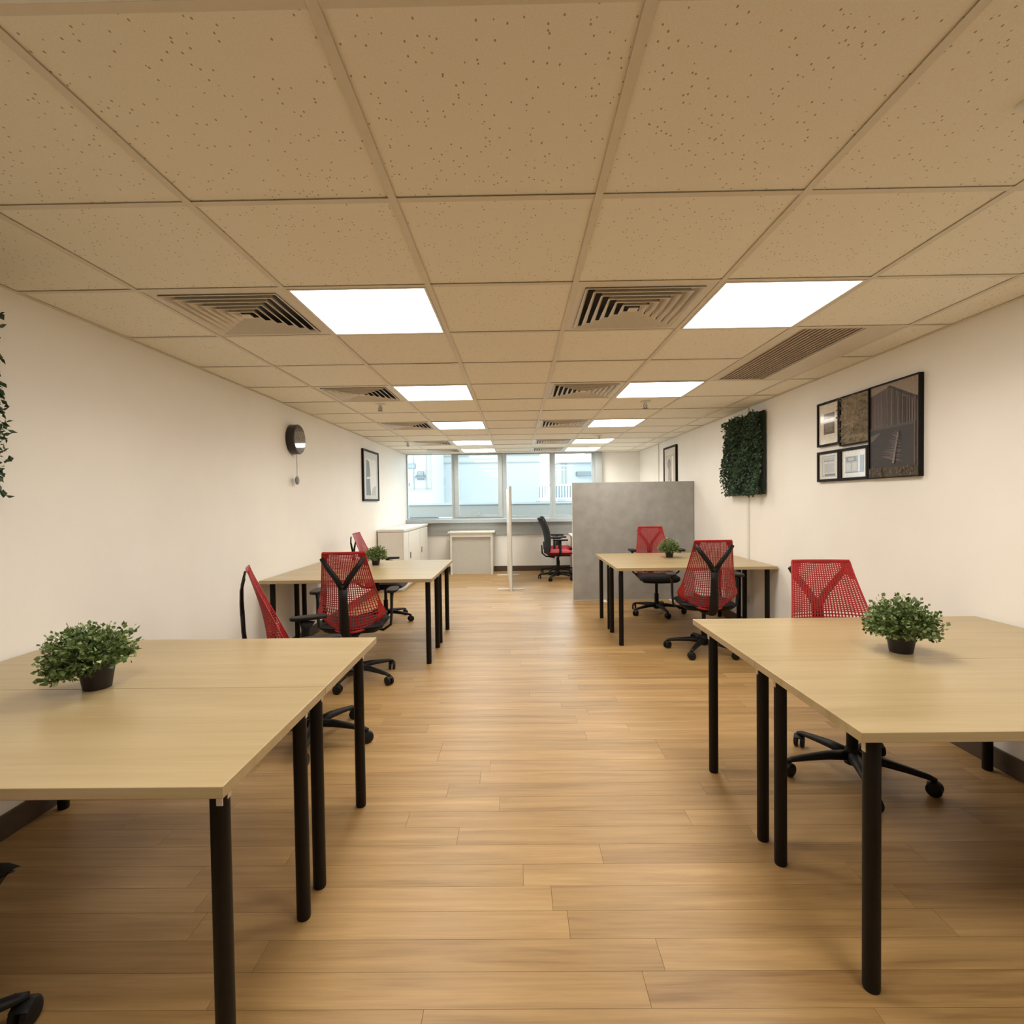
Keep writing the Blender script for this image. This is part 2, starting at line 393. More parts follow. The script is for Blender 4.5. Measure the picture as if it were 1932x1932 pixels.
# long slot grille
sg = thing('ceiling_grille', (gx(3), gy(2), CZ), 'long taupe slatted grille in the ceiling near the right wall', 'air vent')
f = MB(); L2_ = 2 * T
gx0, gx1 = 0.065, 0.43
f.box(0.012, gx0, 0.012, L2_ - 0.012, 0.001, 0.008); f.box(gx1, T - 0.012, 0.012, L2_ - 0.012, 0.001, 0.008)
f.box(gx0, gx1, 0.012, 0.03, 0.001, 0.008); f.box(gx0, gx1, L2_ - 0.03, L2_ - 0.012, 0.001, 0.008)
f.build('frame', M['grid'], sg)
MB().box(gx0, gx1, 0.03, L2_ - 0.03, 0.0115, 0.015).build('backing', M['grille'], sg)
ns = 13
for k in range(ns):
    x = gx0 + (k + 0.5) * (gx1 - gx0) / ns
    MB().prism([(x - 0.010, 0.002), (x - 0.007, 0.0), (x + 0.008, 0.009), (x + 0.005, 0.011)], 'y', 0.03, L2_ - 0.03).build('slat', M['grille'], sg)

# sprinklers
def sprinkler():
    t = thing('fire_sprinkler', (0, 0, 0), 'x', 'sprinkler', 'pendant fire sprinklers')
    MB().lathe([(0.036, 0.0), (0.034, -0.006), (0.02, -0.010), (0.014, -0.010)], 20).build('collar', M['white'], t, smooth=True)
    MB().lathe([(0.011, 0.0), (0.011, -0.022), (0.007, -0.026), (0.007, -0.038)], 12).build('body', M['steel'], t, smooth=True)
    MB().lathe([(0.018, -0.046), (0.018, -0.048), (0.004, -0.050)], 16).build('deflector', M['rod'], t)
    m = MB()
    for s in (-1, 1): m.sweep([(s*0.009, 0, -0.02), (s*0.013, 0, -0.034), (s*0.004, 0, -0.047)], 0.002, 5, up=(0, 1, 0))
    m.build('yoke', M['rod'], t); return t
sp = [((-1.287, 4.93), 'fire sprinkler under the ceiling behind the second left light'),
      ((1.247, 5.0), 'fire sprinkler under the ceiling behind the second right light'),
      ((-1.69, 8.08), 'far fire sprinkler above the white cabinet near the left wall'),
      ((1.22, 7.62), 'far fire sprinkler in front of the fourth right ceiling light'),
      ((1.245, 1.27), 'round ceiling sprinkler cut by the right edge of the photo')]
for k, ((x, y), lab) in enumerate(sp):
    if k == 0: SP = sprinkler(); SP.location = (x, y, CZ + 0.0045); SP['label'] = lab; SP.scale = (1.4,) * 3
    else:
        c_ = dup(SP, (x, y, CZ + 0.0045), 0, lab)
        if y < 2: c_.scale = (0.85,) * 3

# ------------------------------------------------------------------ windows
def window(n, x0, x1, fw, sash=False):
    y0, y1 = YB - 0.005, YB + 0.05; z0, z1 = SZ, CZ + 0.004
    m = MB(); m.box(x0, x0 + fw, y0, y1, z0, z1); m.box(x1 - fw, x1, y0, y1, z0, z1); m.box(x0 + fw, x1 - fw, y0, y1, z0, z0 + fw); m.box(x0 + fw, x1 - fw, y0, y1, z1 - fw * 0.5, z1)
    w = struct(m, 'window_%d' % n, M['alu'])
    a, b, c, d = x0 + fw, x1 - fw, z0 + fw, z1 - fw * 0.5
    if sash:
        s = 0.085; m = MB(); yy0, yy1 = YB - 0.02, YB + 0.04
        m.box(a, a + s, yy0, yy1, c, d); m.box(b - s, b, yy0, yy1, c, d); m.box(a + s, b - s, yy0, yy1, c, c + 0.05); m.box(a + s, b - s, yy0, yy1, d - 0.012, d)
        m.build('sash', M['alu'], w)
        h = MB(); xm = (a + b) / 2; h.box(xm - 0.03, xm + 0.03, yy0 - 0.012, yy0, c + 0.03, c + 0.055); h.box(xm - 0.01, xm + 0.01, yy0 - 0.02, yy0 - 0.012, c + 0.03, c + 0.10)
        h.build('handle', M['alu'], w)
        a += s; b -= s; c += 0.05; d -= 0.012
    MB().box(a, b, YB + 0.012, YB + 0.018, c, d).build('pane', M['glass'], w)
window(1, XL + 0.001, -1.256, 0.022)
window(2, -1.254, -0.25, 0.03, True)
window(3, -0.248, 0.706, 0.055)
window(4, 0.708, 1.534, 0.055)

# ------------------------------------------------------------------ outside
tag(MB().box(-14, 14, YB + 0.19, 13.0, 0.85, 1.0).build('terrace', M['ext']), 'white terrace deck outside the windows', 'terrace')
pw = thing('parapet_wall', (0, 13.0, 0), 'long cream parapet wall outside across all windows', 'wall')
MB().box(-14, 14, 0, 0.2, 0.6, 1.30).build('wall_body', M['extb'], pw); MB().box(-14, 14, -0.03, 0.23, 1.30, 1.35).build('coping', M['ext'], pw)
b1 = thing('building', (0, 22, 0), 'big blank pale building filling the middle windows', 'building')
MB().box(-3.6, 1.0, 0, 4, -10, 8).build('facade', M['ext'], b1)
m = MB()
for z in (3.0, 3.3): m.box(-3.6, 1.0, -0.03, 0, z, z + 0.03)
m.build('band', M['extb'], b1)
b2 = thing('apartment_building', (0, 18, 0), 'white building with small windows and awning seen through the left window', 'building')
MB().box(-7, -2.95, 0, 3, -10, 6).build('facade', M['ext'], b2)
for (x0, x1, z0, z1) in ((-3.85, -3.5, 2.55, 2.72), (-3.85, -3.72, 1.95, 2.05), (-3.45, -3.22, 2.15, 2.45)):
    w = MB().box(x0, x1, -0.03, 0.0, z0, z1).build('window', M['extg'], b2)
    MB().box(x0 + 0.02, x1 - 0.02, -0.04, -0.03, z0 + 0.02, z1 - 0.02).build('pane', M['extw'], w)
MB().prism([(0, 2.32), (-0.3, 2.22), (-0.3, 2.2), (0, 2.28)], 'x', -3.5, -3.15).build('awning', M['extg'], b2)
m = MB()
for x in (-3.6, -3.15, -3.0): m.box(x, x + 0.03, -0.05, 0, 1.8, 3.1)
m.box(-3.9, -2.95, -0.06, 0, 1.78, 1.82); m.build('pipe', M['extb'], b2)
b3 = thing('building', (0, 17, 0), 'white gabled building with grey eave seen through the right window', 'building')
MB().box(1.35, 6, 0.0, 3, -10, 2.6).build('facade', M['ext'], b3)
MB().box(1.95, 3.0, -0.35, 0.0, 2.16, 2.30).build('eave', M['extg'], b3)
MB().prism([(1.3, 2.6), (6.1, 2.6), (3.6, 3.3)], 'y', -0.1, 3.1).build('roof', M['ext'], b3)
m = MB()
for x in (1.5, 1.62): m.box(x, x + 0.02, -0.04, 0, 1.9, 2.6)
m.build('downpipe', M['extb'], b3)
bal = thing('balcony', (0.62, 15.2, 0), 'white balcony with grey balusters outside between the right windows', 'balcony')
MB().box(0, 1.0, 0, 1.8, 1.30, 1.36).build('slab', M['extg'], bal)
MB().box(0, 1.0, 0, 0.05, 1.80, 1.86).build('top_rail', M['ext'], bal); MB().box(0, 1.0, 0, 0.05, 1.42, 1.46).build('bottom_rail', M['ext'], bal)
for k in range(12):
    MB().box(0.04 + k * 0.082, 0.07 + k * 0.082, 0.01, 0.04, 1.46, 1.80).build('baluster', M['extg'], bal)
tag(MB().box(-2.35, -1.75, 11.3, 11.6, 1.0, 1.06).build('drain_grate', M['extg']), 'grey grate on the terrace outside the left window', 'grate')
tag(MB().box(0.72, 1.4, 11.3, 11.45, 1.0, 1.05).build('drain_grate', M['extg']), 'grey grate on the terrace outside the right window', 'grate')

# ------------------------------------------------------------------ desks
LR = 0.0225
def desk(x0, x1, y0, y1, legsY, label, inner_sign, sticker=False):
    # inner_sign: +1 if aisle end is x1 side, -1 if x0 side
    cx, cy = (x0 + x1) / 2, (y0 + y1) / 2
    t = thing('office_desk', (cx, cy, 0), label, 'desk', 'oak topped office desks')
    a, b, c, d = x0 - cx, x1 - cx, y0 - cy + 0.0006, y1 - cy - 0.0006
    MB().box(a, b, c, d, 0.717, 0.745).build('tabletop', M['desk'], t, bevel=0.0015)
    lx = [a + 0.055, b - 0.055]; ly = [q - cy for q in legsY]
    fr = MB()
    ym = sum(ly) / 2
    for yy in (ym - 0.06, ym + 0.06): fr.box(lx[0] + 0.25, lx[1] - 0.25, yy - 0.012, yy + 0.012, 0.690, 0.7165)
    for xx in (lx[0] + 0.24, lx[1] - 0.24): fr.box(xx - 0.012, xx + 0.012, ly[0] + 0.04, ly[1] - 0.04, 0.690, 0.7165)
    fr.build('under_frame', M['black'], t)
    for ix, xx in enumerate(lx):
        for iy, yy in enumerate(ly):
            m = MB().lathe([(LR * 0.92, 0.0), (LR, 0.006), (LR, 0.7165)], 20, xx, yy)
            g = m.build('leg', M['black'], t, smooth=True, auto=0.7)
            s = 1 if ix else -1; q = -1 if iy == 0 else 1
            k = MB().box(xx - 0.015, xx + 0.015, yy - 0.015, yy + 0.015, 0.700, 0.7165)
            k.box(xx + s * 0.0225 - 0.001, xx + s * 0.0225 + 0.002, yy - 0.008, yy + 0.008, 0.675, 0.7165)
            k.build('bracket', M['steel'], g)
            if sticker and ix == 1 and iy == 0:
                MB().box(xx + 0.006, xx + 0.021, yy - LR - 0.0035, yy - LR - 0.001, 0.668, 0.712).build('label_sticker', M['white'], g)
                MB().box(xx - 0.020, xx + 0.002, yy - LR - 0.003, yy - LR - 0.0005, 0.692, 0.712).build('bracket_plate', M['steel'], g)
    return t
LX0 = XL + 0.012; RX1 = XR - 0.012
desk(LX0, -0.676, 1.153, 1.785, (1.235, 1.695), 'oak desk at the lower left, nearest to the camera', 1, True)
desk(LX0, -0.676, 1.786, 2.442, (1.835, 2.33), 'oak desk at the left, rear one of the near left pair', 1)
desk(0.924, RX1, 1.393, 2.025, (1.435, 1.935), 'oak desk at the lower right, front one of the near right pair', -1)
desk(0.924, RX1, 2.026, 2.739, (2.075, 2.60), 'oak desk at the right, rear one of the near right pair', -1)
desk(LX0, -0.715, 4.28, 4.985, (4.40, 4.88), 'oak desk of the far left pair, red chair drawn up in front of it', 1)
desk(LX0, -0.715, 4.986, 5.69, (5.05, 5.57), 'oak desk in the far left pair, the rear one toward the window', 1)
desk(0.92, RX1, 4.80, 5.445, (4.89, 5.375), 'oak desk in the far right pair, the one nearer the camera', -1)
desk(0.92, RX1, 5.446, 6.12, (5.52, 6.04), 'oak desk in the far right pair, the one nearer the grey screen', -1)

# ------------------------------------------------------------------ red suspension-back chairs
def star(t, ang0, rad=0.318, matl='plastic', hub_r=0.036):
    MB().lathe([(0.024, 0.055), (hub_r, 0.06), (hub_r, 0.115), (0.028, 0.14)], 18).build('hub', M[matl], t, smooth=True, auto=0.6)
    MB().lathe([(0.026, 0.13), (0.026, 0.24), (0.018, 0.24), (0.018, 0.38)], 16).build('gas_column', M['black'], t, smooth=True, auto=0.6)
    for k in range(5):
        a = math.radians(ang0 + 72 * k); ca, sa = math.cos(a), math.sin(a)
        P = lambda r, z, s=0: (r * ca - s * sa, r * sa + s * ca, z)
        lg = MB().sweep([P(0.02, 0.100), P(0.12, 0.100), P(0.22, 0.090), P(rad - 0.02, 0.080), P(rad + 0.008, 0.072)],
                   [(0.032, 0.024), (0.027, 0.021), (0.021, 0.016), (0.017, 0.013), (0.013, 0.009)], 10).build('leg', M[matl], t, smooth=True)
        cs = MB(); cs.sweep([P(rad, 0.078), P(rad, 0.045)], 0.008, 8, up=(1, 0, 0))
        b = a + 0.9 + k * 1.3; ux, uy = math.cos(b), math.sin(b); cx, cy = rad * ca, rad * sa
        for s in (-1, 1):
            pts = [(cx - uy * s * w, cy + ux * s * w, 0.0325) for w in (0.006, 0.008, 0.022, 0.026)]
            cs.sweep(pts, [0.025, 0.032, 0.032, 0.026], 16, up=(0, 0, 1))
        cs.sweep([(cx - ux * 0.02 * q, cy - uy * 0.02 * q, z) for q, z in ((-1.3, 0.052), (0, 0.068), (1.3, 0.052))], (0.024, 0.005), 6)
        cs.build('castor', M[matl], lg, smooth=True, auto=0.6)

def back_pt(u, v):
    w = 0.150 + 0.108 * (1 - v) ** 1.1 + 0.018 * math.exp(-((v - 0.15) / 0.10) ** 2)
    if v < 0.22: w *= 1 - 0.24 * ((0.22 - v) / 0.22) ** 2
    z = 0.425 + 0.60 * v + 0.055 * (abs(u) ** 2.5) * (1 - v) ** 3
    y = 0.235 + 0.105 * v - 0.030 * math.sin(PI * v) - (u * u) * (0.14 * (1 - v) ** 1.6 + 0.012)
    return Vector((u * w, y, z))
def back_strands():
    m = MB()
    nv = 26
    for i in range(nv + 1):
        u = -1 + 2 * i / nv
        pts = [back_pt(u * (1 - 0.0), v / 16) for v in range(17)]
        m.sweep(pts, [(0.0030 + 0.0008 * (1 - k / 16), 0.0016) for k in range(17)], 4, up=(0, 1, 0))
    vv = []; v = 0.0
    while v < 1.0:
        vv.append(v); v += 0.040 if v < 0.30 else 0.027 if v < 0.55 else 0.0165
    for v in vv:
        sag = 0.035 * (v - 0.35) if v > 0.35 else 0
        pts = [back_pt(-1 + 2 * i / 16, max(0, min(1, v + sag * (1 - ((-1 + i / 8) ** 2)) * 1.2 - sag))) for i in range(17)]
        m.sweep(pts, (0.0029, 0.0016), 4, up=(0, 1, 0))
    return m
def make_chair(label):
    t = thing('office_chair', (0, 0, 0), label, 'chair', 'red mesh office chairs at the desks')
    # seat: cushion with waterfall front
    def seat(dz, inset, base):
        def fn(a, b):
            u = -1 + 2 * a; q = -1 + 2 * b
            x = (0.245 - inset) * math.copysign(abs(u) ** 0.9, u) if u else 0; y = -0.02 + (0.225 - inset) * q
            sq = 1 - 0.10 * (abs(q) ** 4)
            x *= sq; y = -0.02 + (y + 0.02) * (1 - 0.06 * abs(u) ** 4)
            z = base + dz * (1 - max(abs(u), abs(q)) ** 6) - (0.03 * max(0, -q - 0.5) ** 2 * 4 if q < -0.5 else 0) - 0.012 * (1 - u * u)
            return (x, y, z)
        return fn
    m = MB(); m.grid(seat(0.028, 0, 0.455), 18, 18)
    m.grid(lambda a, b: seat(-0.012, 0, 0.455)(1 - a, b), 18, 18)
    m.build('seat', M['blackfab'], t, smooth=True)
    m = MB(); m.grid(lambda a, b: seat(-0.055, 0.008, 0.450)(1 - a, b), 14, 14); m.grid(seat(-0.004, 0.008, 0.446), 14, 14)
    m.sweep([(-0.2, -0.02, 0.405), (0.2, -0.02, 0.405)], (0.04, 0.010), 8)
    m.build('seat_pan', M['plastic'], t, smooth=True)
    MB().sweep([(0, -0.11, 0.395), (0, 0.0, 0.385), (0, 0.12, 0.385), (0, 0.19, 0.39)], [(0.05, 0.02), (0.065, 0.03), (0.055, 0.028), (0.04, 0.018)], 12).build('tilt_mechanism', M['plastic'], t, smooth=True)
    # suspension back
    bk = back_strands().build('backrest', M['red'], t)
    m = MB()
    edge = [back_pt(1, k / 20) for k in range(21)] ; m.sweep(edge, (0.006, 0.004), 6, up=(0, 1, 0))
    edge = [back_pt(-1, k / 20) for k in range(21)]; m.sweep(edge, (0.006, 0.004), 6, up=(0, 1, 0))
    m.sweep([back_pt(-1 + k / 8, 0) for k in range(17)], (0.008, 0.005), 6, up=(0, 1, 0))
    m.sweep([back_pt(-1 + k / 8, 1.0) for k in range(17)], (0.010, 0.006), 6, up=(0, 1, 0))
    for s in (-1, 1):   # solid corner gussets and lower wings
        for off in (0.0, 0.003):
            def g1(a, b): p = back_pt(s * (1 - a * (0.34 - 0.20 * b)), 1 - b * 0.16); return (p.x, p.y + off, p.z)
            def g2(a, b): p = back_pt(s * (1 - a * 0.26 * (1 - b) ** 0.7), 0.04 + b * 0.34); return (p.x, p.y + off, p.z)
            m.grid(g1, 6, 6); m.grid(g2, 6, 10)
    m.build('edge_band', M['red'], bk, smooth=True, auto=0.8)
    # Y shaped tower
    m = MB(); jz = 0.80
    m.sweep([(0, 0.17, 0.388), (0, 0.27, 0.395), (0, 0.335, 0.45), (0, 0.350, 0.56), (0, 0.362, 0.68), (0, 0.366, jz)],
            [(0.036, 0.016), (0.038, 0.015), (0.038, 0.014), (0.035, 0.013), (0.031, 0.012), (0.036, 0.012)], 10, up=(0, 1, 0))
    for s in (-1, 1):
        m.sweep([(s * 0.004, 0.366, jz - 0.03), (s * 0.045, 0.368, jz + 0.045), (s * 0.105, 0.366, jz + 0.125), (s * 0.150, 0.350, 0.992)],
                [(0.022, 0.012), (0.021, 0.010), (0.019, 0.008), (0.017, 0.007)], 8, up=(0, 1, 0))
    m.build('back_frame', M['plastic'], t, smooth=True)
    for s in (-1, 1):
        m = MB()
        m.sweep([(s * 0.10, 0.03, 0.395), (s * 0.22, 0.03, 0.392), (s * 0.275, 0.03, 0.43), (s * 0.283, 0.03, 0.52), (s * 0.283, 0.02, 0.63), (s * 0.285, 0.01, 0.683)],
                [(0.028, 0.010), (0.026, 0.010), (0.024, 0.010), (0.022, 0.011), (0.026, 0.012), (0.050, 0.014)], 8, up=(1, 0, 0.01))
        a = m.build('armrest', M['plastic'], t, smooth=True)
        p = MB(); n = 16; out = []
        for k in range(n):
            an = 2 * PI * k / n; out.append((s * 0.290 + 0.043 * math.copysign(abs(math.cos(an)) ** 0.6, math.cos(an)), 0.0 + 0.115 * math.copysign(abs(math.sin(an)) ** 0.7, math.sin(an))))
        p.prism(out, 'z', 0.690, 0.712); p.build('arm_pad', M['plastic'], a, bevel=0.006)
    return t
def finish(t, ang0): star(t, ang0)
chairs = [  # x, y, rotation, star angle (world), label
 (1.65, 2.56, -6, 36, 'red mesh office chair facing the camera behind the near right desk'),
 (1.68, 4.68, 174, 160, 'red mesh office chair seen from behind, drawn up to the far right desks'),
 (1.68, 6.27, -2, 62, 'red mesh office chair facing the camera in front of the grey screen'),
 (-1.20, 3.00, 117, -8, 'red mesh office chair seen edge-on at the left wall behind the near left desk'),
 (-1.275, 4.03, 184, 46, 'red mesh office chair seen from behind in front of the far left desks'),
 (-1.56, 6.06, 92, -14, 'red mesh office chair by the left wall beyond the far left desks'),
 (-1.56, 1.12, 180, 45, 'chair under the nearest left desk, black seat corner and castor at the photo edge'),
]
proto = {}
for k, (x, y, rz, st, lab) in enumerate(chairs):
    if k == 0:
        body = make_chair(lab); body.location = (x, y, 0); body.rotation_euler = (0, 0, math.radians(rz)); c = body
        BODY = list(body.children)
        finish(c, st - rz)
    else:
        c = dup(body, (x, y, 0), math.radians(rz), lab)
        # turn the swivelling base parts of the copy under its seat
        d = math.radians((st - rz) - (36 + 6))
        for ch in c.children:
            nm = ch.name.split('.')[0]
            if nm == 'leg': ch.rotation_euler = (0, 0, d)
            if nm == 'armrest' and k == 2: ch.location.z = 0.065
            if nm == 'armrest' and k == 3: ch.location.z = -0.040

# black-backed chairs by the window
def make_task(label):
    t = thing('task_chair', (0, 0, 0), label, 'chair', 'black backed task chairs with red seats')
    def fn(a, b):
        u = -1 + 2 * a; q = -1 + 2 * b
        return (0.24 * u * (1 - 0.1 * q ** 4), -0.03 + 0.235 * q * (1 - 0.08 * u ** 4), 0.48 + 0.035 * (1 - max(abs(u), abs(q)) ** 5))
    m = MB().grid(fn, 14, 14); m.grid(lambda a, b: (fn(1 - a, b)[0], fn(1 - a, b)[1], 0.96 - fn(1 - a, b)[2] - 0.012), 14, 14)
    m.build('seat', M['redfab'], t, smooth=True)
    MB().box(-0.2, 0.2, -0.2, 0.17, 0.415, 0.44).build('seat_pan', M['plastic'], t, bevel=0.01)
    def bf(off):
        def g(a, b):
            u = -1 + 2 * a; w = 0.235 - 0.03 * b - 0.06 * max(0, 0.15 - b) / 0.15
            return (u * w, 0.185 + 0.11 * b + 0.055 * math.sin(PI * b * 1.0) * -1 + 0.03 - 0.05 * u * u + off, 0.47 + 0.60 * b)
        return g
    m = MB().grid(bf(0.0), 12, 16); m.grid(lambda a, b: bf(0.022)(1 - a, b), 12, 16)
    for s in (0, 1): m.sweep([bf(0.011)(s, b / 12) for b in range(13)], 0.014, 8, up=(0, 1, 0))
    m.sweep([bf(0.011)(a / 10, 1) for a in range(11)], 0.013, 8, up=(0, 1, 0)); m.sweep([bf(0.011)(a / 10, 0) for a in range(11)], 0.013, 8, up=(0, 1, 0))
    m.build('backrest', M['blackmesh'], t, smooth=True)
    MB().sweep([(0, 0.05, 0.40), (0, 0.20, 0.40), (0, 0.27, 0.46), (0, 0.275, 0.60)], [(0.04, 0.015), (0.04, 0.014), (0.035, 0.014), (0.03, 0.012)], 8, up=(0, 1, 0)).build('back_support', M['plastic'], t, smooth=True)
    for s in (-1, 1):
        m = MB().sweep([(s * 0.15, 0, 0.42), (s * 0.26, 0, 0.43), (s * 0.285, 0, 0.50), (s * 0.285, 0.0, 0.69)], (0.022, 0.012), 8, up=(1, 0, 0.01))
        a = m.build('armrest', M['plastic'], t, smooth=True)
        MB().box(s * 0.285 - 0.042, s * 0.285 + 0.042, -0.13, 0.12, 0.69, 0.72).build('arm_pad', M['plastic'], a, bevel=0.01)
    return t
tk = make_task('black backed task chair with red seat left of the grey screen, the nearer of two')
tk.location = (0.70, 9.08, 0); tk.rotation_euler = (0, 0, math.radians(96)); star(tk, -55 - 96 + 10)
dup(tk, (0.775, 9.82, 0), math.radians(90), 'black task chair farther back near the window wall, mostly behind the nearer one')

# ------------------------------------------------------------------ plants
def foliage_mesh(seed, n=1500, R=0.140, H=0.115, leaf=0.0165):
    rg = random.Random(seed); m = MB()
    bumps = [(rg.uniform(0, 2 * PI), rg.uniform(0, 1.2), rg.uniform(-0.22, 0.25)) for _ in range(9)]
    sprigs = []
    for _ in range(330):
        th = rg.uniform(0, 2 * PI); ph = math.acos(rg.uniform(-0.42, 1)); sc = rg.uniform(0.70, 1.02)
        for (bt, bp, bm) in bumps:
            dd = (math.cos(th - bt) * math.sin(ph) * math.sin(bp) + math.cos(ph) * math.cos(bp))
            if dd > 0.8: sc *= 1 + bm * (dd - 0.8) * 5 * 0.5
        sprigs.append(Vector((R * sc * math.sin(ph) * math.cos(th), R * sc * math.sin(ph) * math.sin(th), 0.115 + H * sc * math.cos(ph))))
    for tip in sprigs:
        root = Vector((tip.x * 0.12, tip.y * 0.12, 0.08)); d = tip - root
        m.sweep([root, root + d * 0.6 + Vector((0, 0, 0.008)), tip], 0.0008, 3)
        for k in range(8):
            p = root + d * (0.50 + 0.50 * k / 7) + Vector((rg.gauss(0, 0.004), rg.gauss(0, 0.004), rg.gauss(0, 0.004)))
            ax = (d.normalized() + Vector((rg.gauss(0, 0.7), rg.gauss(0, 0.7), rg.gauss(0, 0.6)))).normalized()
            sd = ax.cross(Vector((rg.gauss(0, 1), rg.gauss(0, 1), rg.gauss(0, 1) + 0.8))).normalized(); nn = ax.cross(sd)
            L = leaf * rg.uniform(0.7, 1.35); w = L * 0.42
            q = [p, p + ax * L * 0.55 + sd * w + nn * w * 0.3, p + ax * L, p + ax * L * 0.55 - sd * w + nn * w * 0.3, p + ax * L * 0.5]
            if q[0].z > 0.086 or (q[0].x ** 2 + q[0].y ** 2) > 0.0042:
                if min(v.z for v in q) > 0.012: m.add(q, [(0, 1, 4), (1, 2, 4), (2, 3, 4), (3, 0, 4)])
    return m
fm = [foliage_mesh(11).mesh('foliage', M['leaf']), foliage_mesh(23).mesh('foliage', M['leaf'])]
pot_me = MB().lathe([(0.040, 0.0), (0.042, 0.002), (0.054, 0.078), (0.058, 0.078), (0.058, 0.090), (0.053, 0.090), (0.050, 0.076)], 28).mesh('pot', M['pot'], True)
pot_me.set_sharp_from_angle(angle=0.6)
soil_me = MB().lathe([(0.0505, 0.070), (0.0505, 0.076), (0.02, 0.080)], 20).mesh('soil', M['soil'], True)
for k, (x, y, rz, sc, lab) in enumerate([
    (-1.49, 1.80, 0.3, 1.0, 'bushy green plant in a dark pot on the near left desks'),
    (1.565, 2.12, 2.1, 0.97, 'bushy green plant in a dark pot on the near right desks'),
    (-1.46, 5.30, 4.0, 0.84, 'bushy green plant in a dark pot on the far left desks'),
    (1.66, 5.66, 5.2, 0.86, 'bushy green plant in a dark pot on the far right desks')]):
    t = thing('potted_plant', (x, y, 0.745), lab, 'plant', 'small potted plants on the desks', rz); t.scale = (sc,) * 3
    put('pot', pot_me, t); put('soil', soil_me, t)
    f = put('foliage', fm[k % 2], t); f['kind'] = 'stuff'
    if k == 0: f.rotation_euler = (0.10, -0.16, 0); f.location = (0, 0, 0.004)

# ------------------------------------------------------------------ moss panels
def moss(name_label, xw, sgn, y0, y1, z0, z1, n, seed):
    t = thing('moss_panel', (xw + sgn * 0.0165, (y0 + y1) / 2, z0), name_label, 'wall decoration', 'green leafy wall panels')
    hy = (y1 - y0) / 2; H = z1 - z0
    MB().box(min(0, sgn * 0.02), max(0, sgn * 0.02), -hy, hy, 0, H).build('backing_board', M['moss_board'], t)
    rg = random.Random(seed); m = MB()
    for _ in range(n):
        yy = rg.uniform(-hy, hy); zz = rg.uniform(0, H); dep = rg.uniform(0.01, 0.07) + 0.02 * math.sin(yy * 14 + zz * 9)
        p = Vector((sgn * (0.015 + max(0, dep)), yy, zz))
        ax = Vector((sgn * rg.uniform(0.1, 1), rg.gauss(0, 0.6), rg.gauss(-0.3, 0.7))).normalized()
        sd = ax.cross(Vector((rg.gauss(0, 1), rg.gauss(0, 1), rg.gauss(0, 1)))).normalized(); nn = ax.cross(sd)
        L = rg.uniform(0.018, 0.040); w = L * rg.uniform(0.22, 0.4)
        q = [p, p + ax * L * 0.5 + sd * w + nn * w * 0.4, p + ax * L, p + ax * L * 0.5 - sd * w + nn * w * 0.4, p + ax * L * 0.5]
        if min(v.x * sgn for v in q) < 0.004: continue
        m.add(q, [(0, 1, 4), (1, 2, 4), (2, 3, 4), (3, 0, 4)])
    o = m.build('leaves', M['moss'], t); o['kind'] = 'stuff'
moss('rectangular green moss panel on the right wall beside the framed pictures', XR, -1, 5.02, 5.86, 1.415, 2.225, 6500, 5)
moss('green moss panel on the left wall, cut by the left edge of the photo', XL, 1, 1.25, 2.09, 1.43, 2.19, 4500, 6)

# ------------------------------------------------------------------ pictures
def picture(name, label, wall, y0, y1, z0, z1, art, fw=0.018, th=0.025, group=None, matte=False):
    # wall 'L' faces +X, wall 'R' faces -X. art(mb, W, H) draws in picture coords: a from left to right, b up
    xw, s = (XL, 1) if wall == 'L' else (XR, -1)
    t = thing(name, (xw, (y0 + y1) / 2, z0), label, 'picture', group)
    W_, H_ = y1 - y0, z1 - z0
    m = MB(); X = lambda a: (min(0, s * a), max(0, s * a)); x0, x1 = X(th)
    m.box(x0, x1, -W_/2, -W_/2 + fw, 0, H_); m.box(x0, x1, W_/2 - fw, W_/2, 0, H_); m.box(x0, x1, -W_/2 + fw, W_/2 - fw, 0, fw); m.box(x0, x1, -W_/2 + fw, W_/2 - fw, H_ - fw, H_)
    m.build('frame', M['frame'], t)
    m = MB(); lay = [0]
    def poly(pts, col, d=None):
        lay[0] += 1; xx = s * (th * 0.6 + 0.00015 * lay[0]); m.col = col
        P = []
        for a, b in pts:
            yy = W_/2 - fw - a * (W_ - 2*fw) if wall == 'R' else -W_/2 + fw + a * (W_ - 2*fw)
            P.append((xx, yy, fw + b * (H_ - 2*fw)))
        m.add(P, [tuple(range(len(P)))])
    def rect(a0, b0, a1, b1, col): poly([(a0, b0), (a1, b0), (a1, b1), (a0, b1)], col)
    m.col = (0.3, 0.3, 0.3); xb0, xb1 = X(th * 0.6); m.box(xb0, xb1, -W_/2 + fw, W_/2 - fw, fw, H_ - fw)
    art(poly, rect)
    m.build('print', M['printmatte' if matte else 'print'], t)
    return t
rgp = random.Random(9)
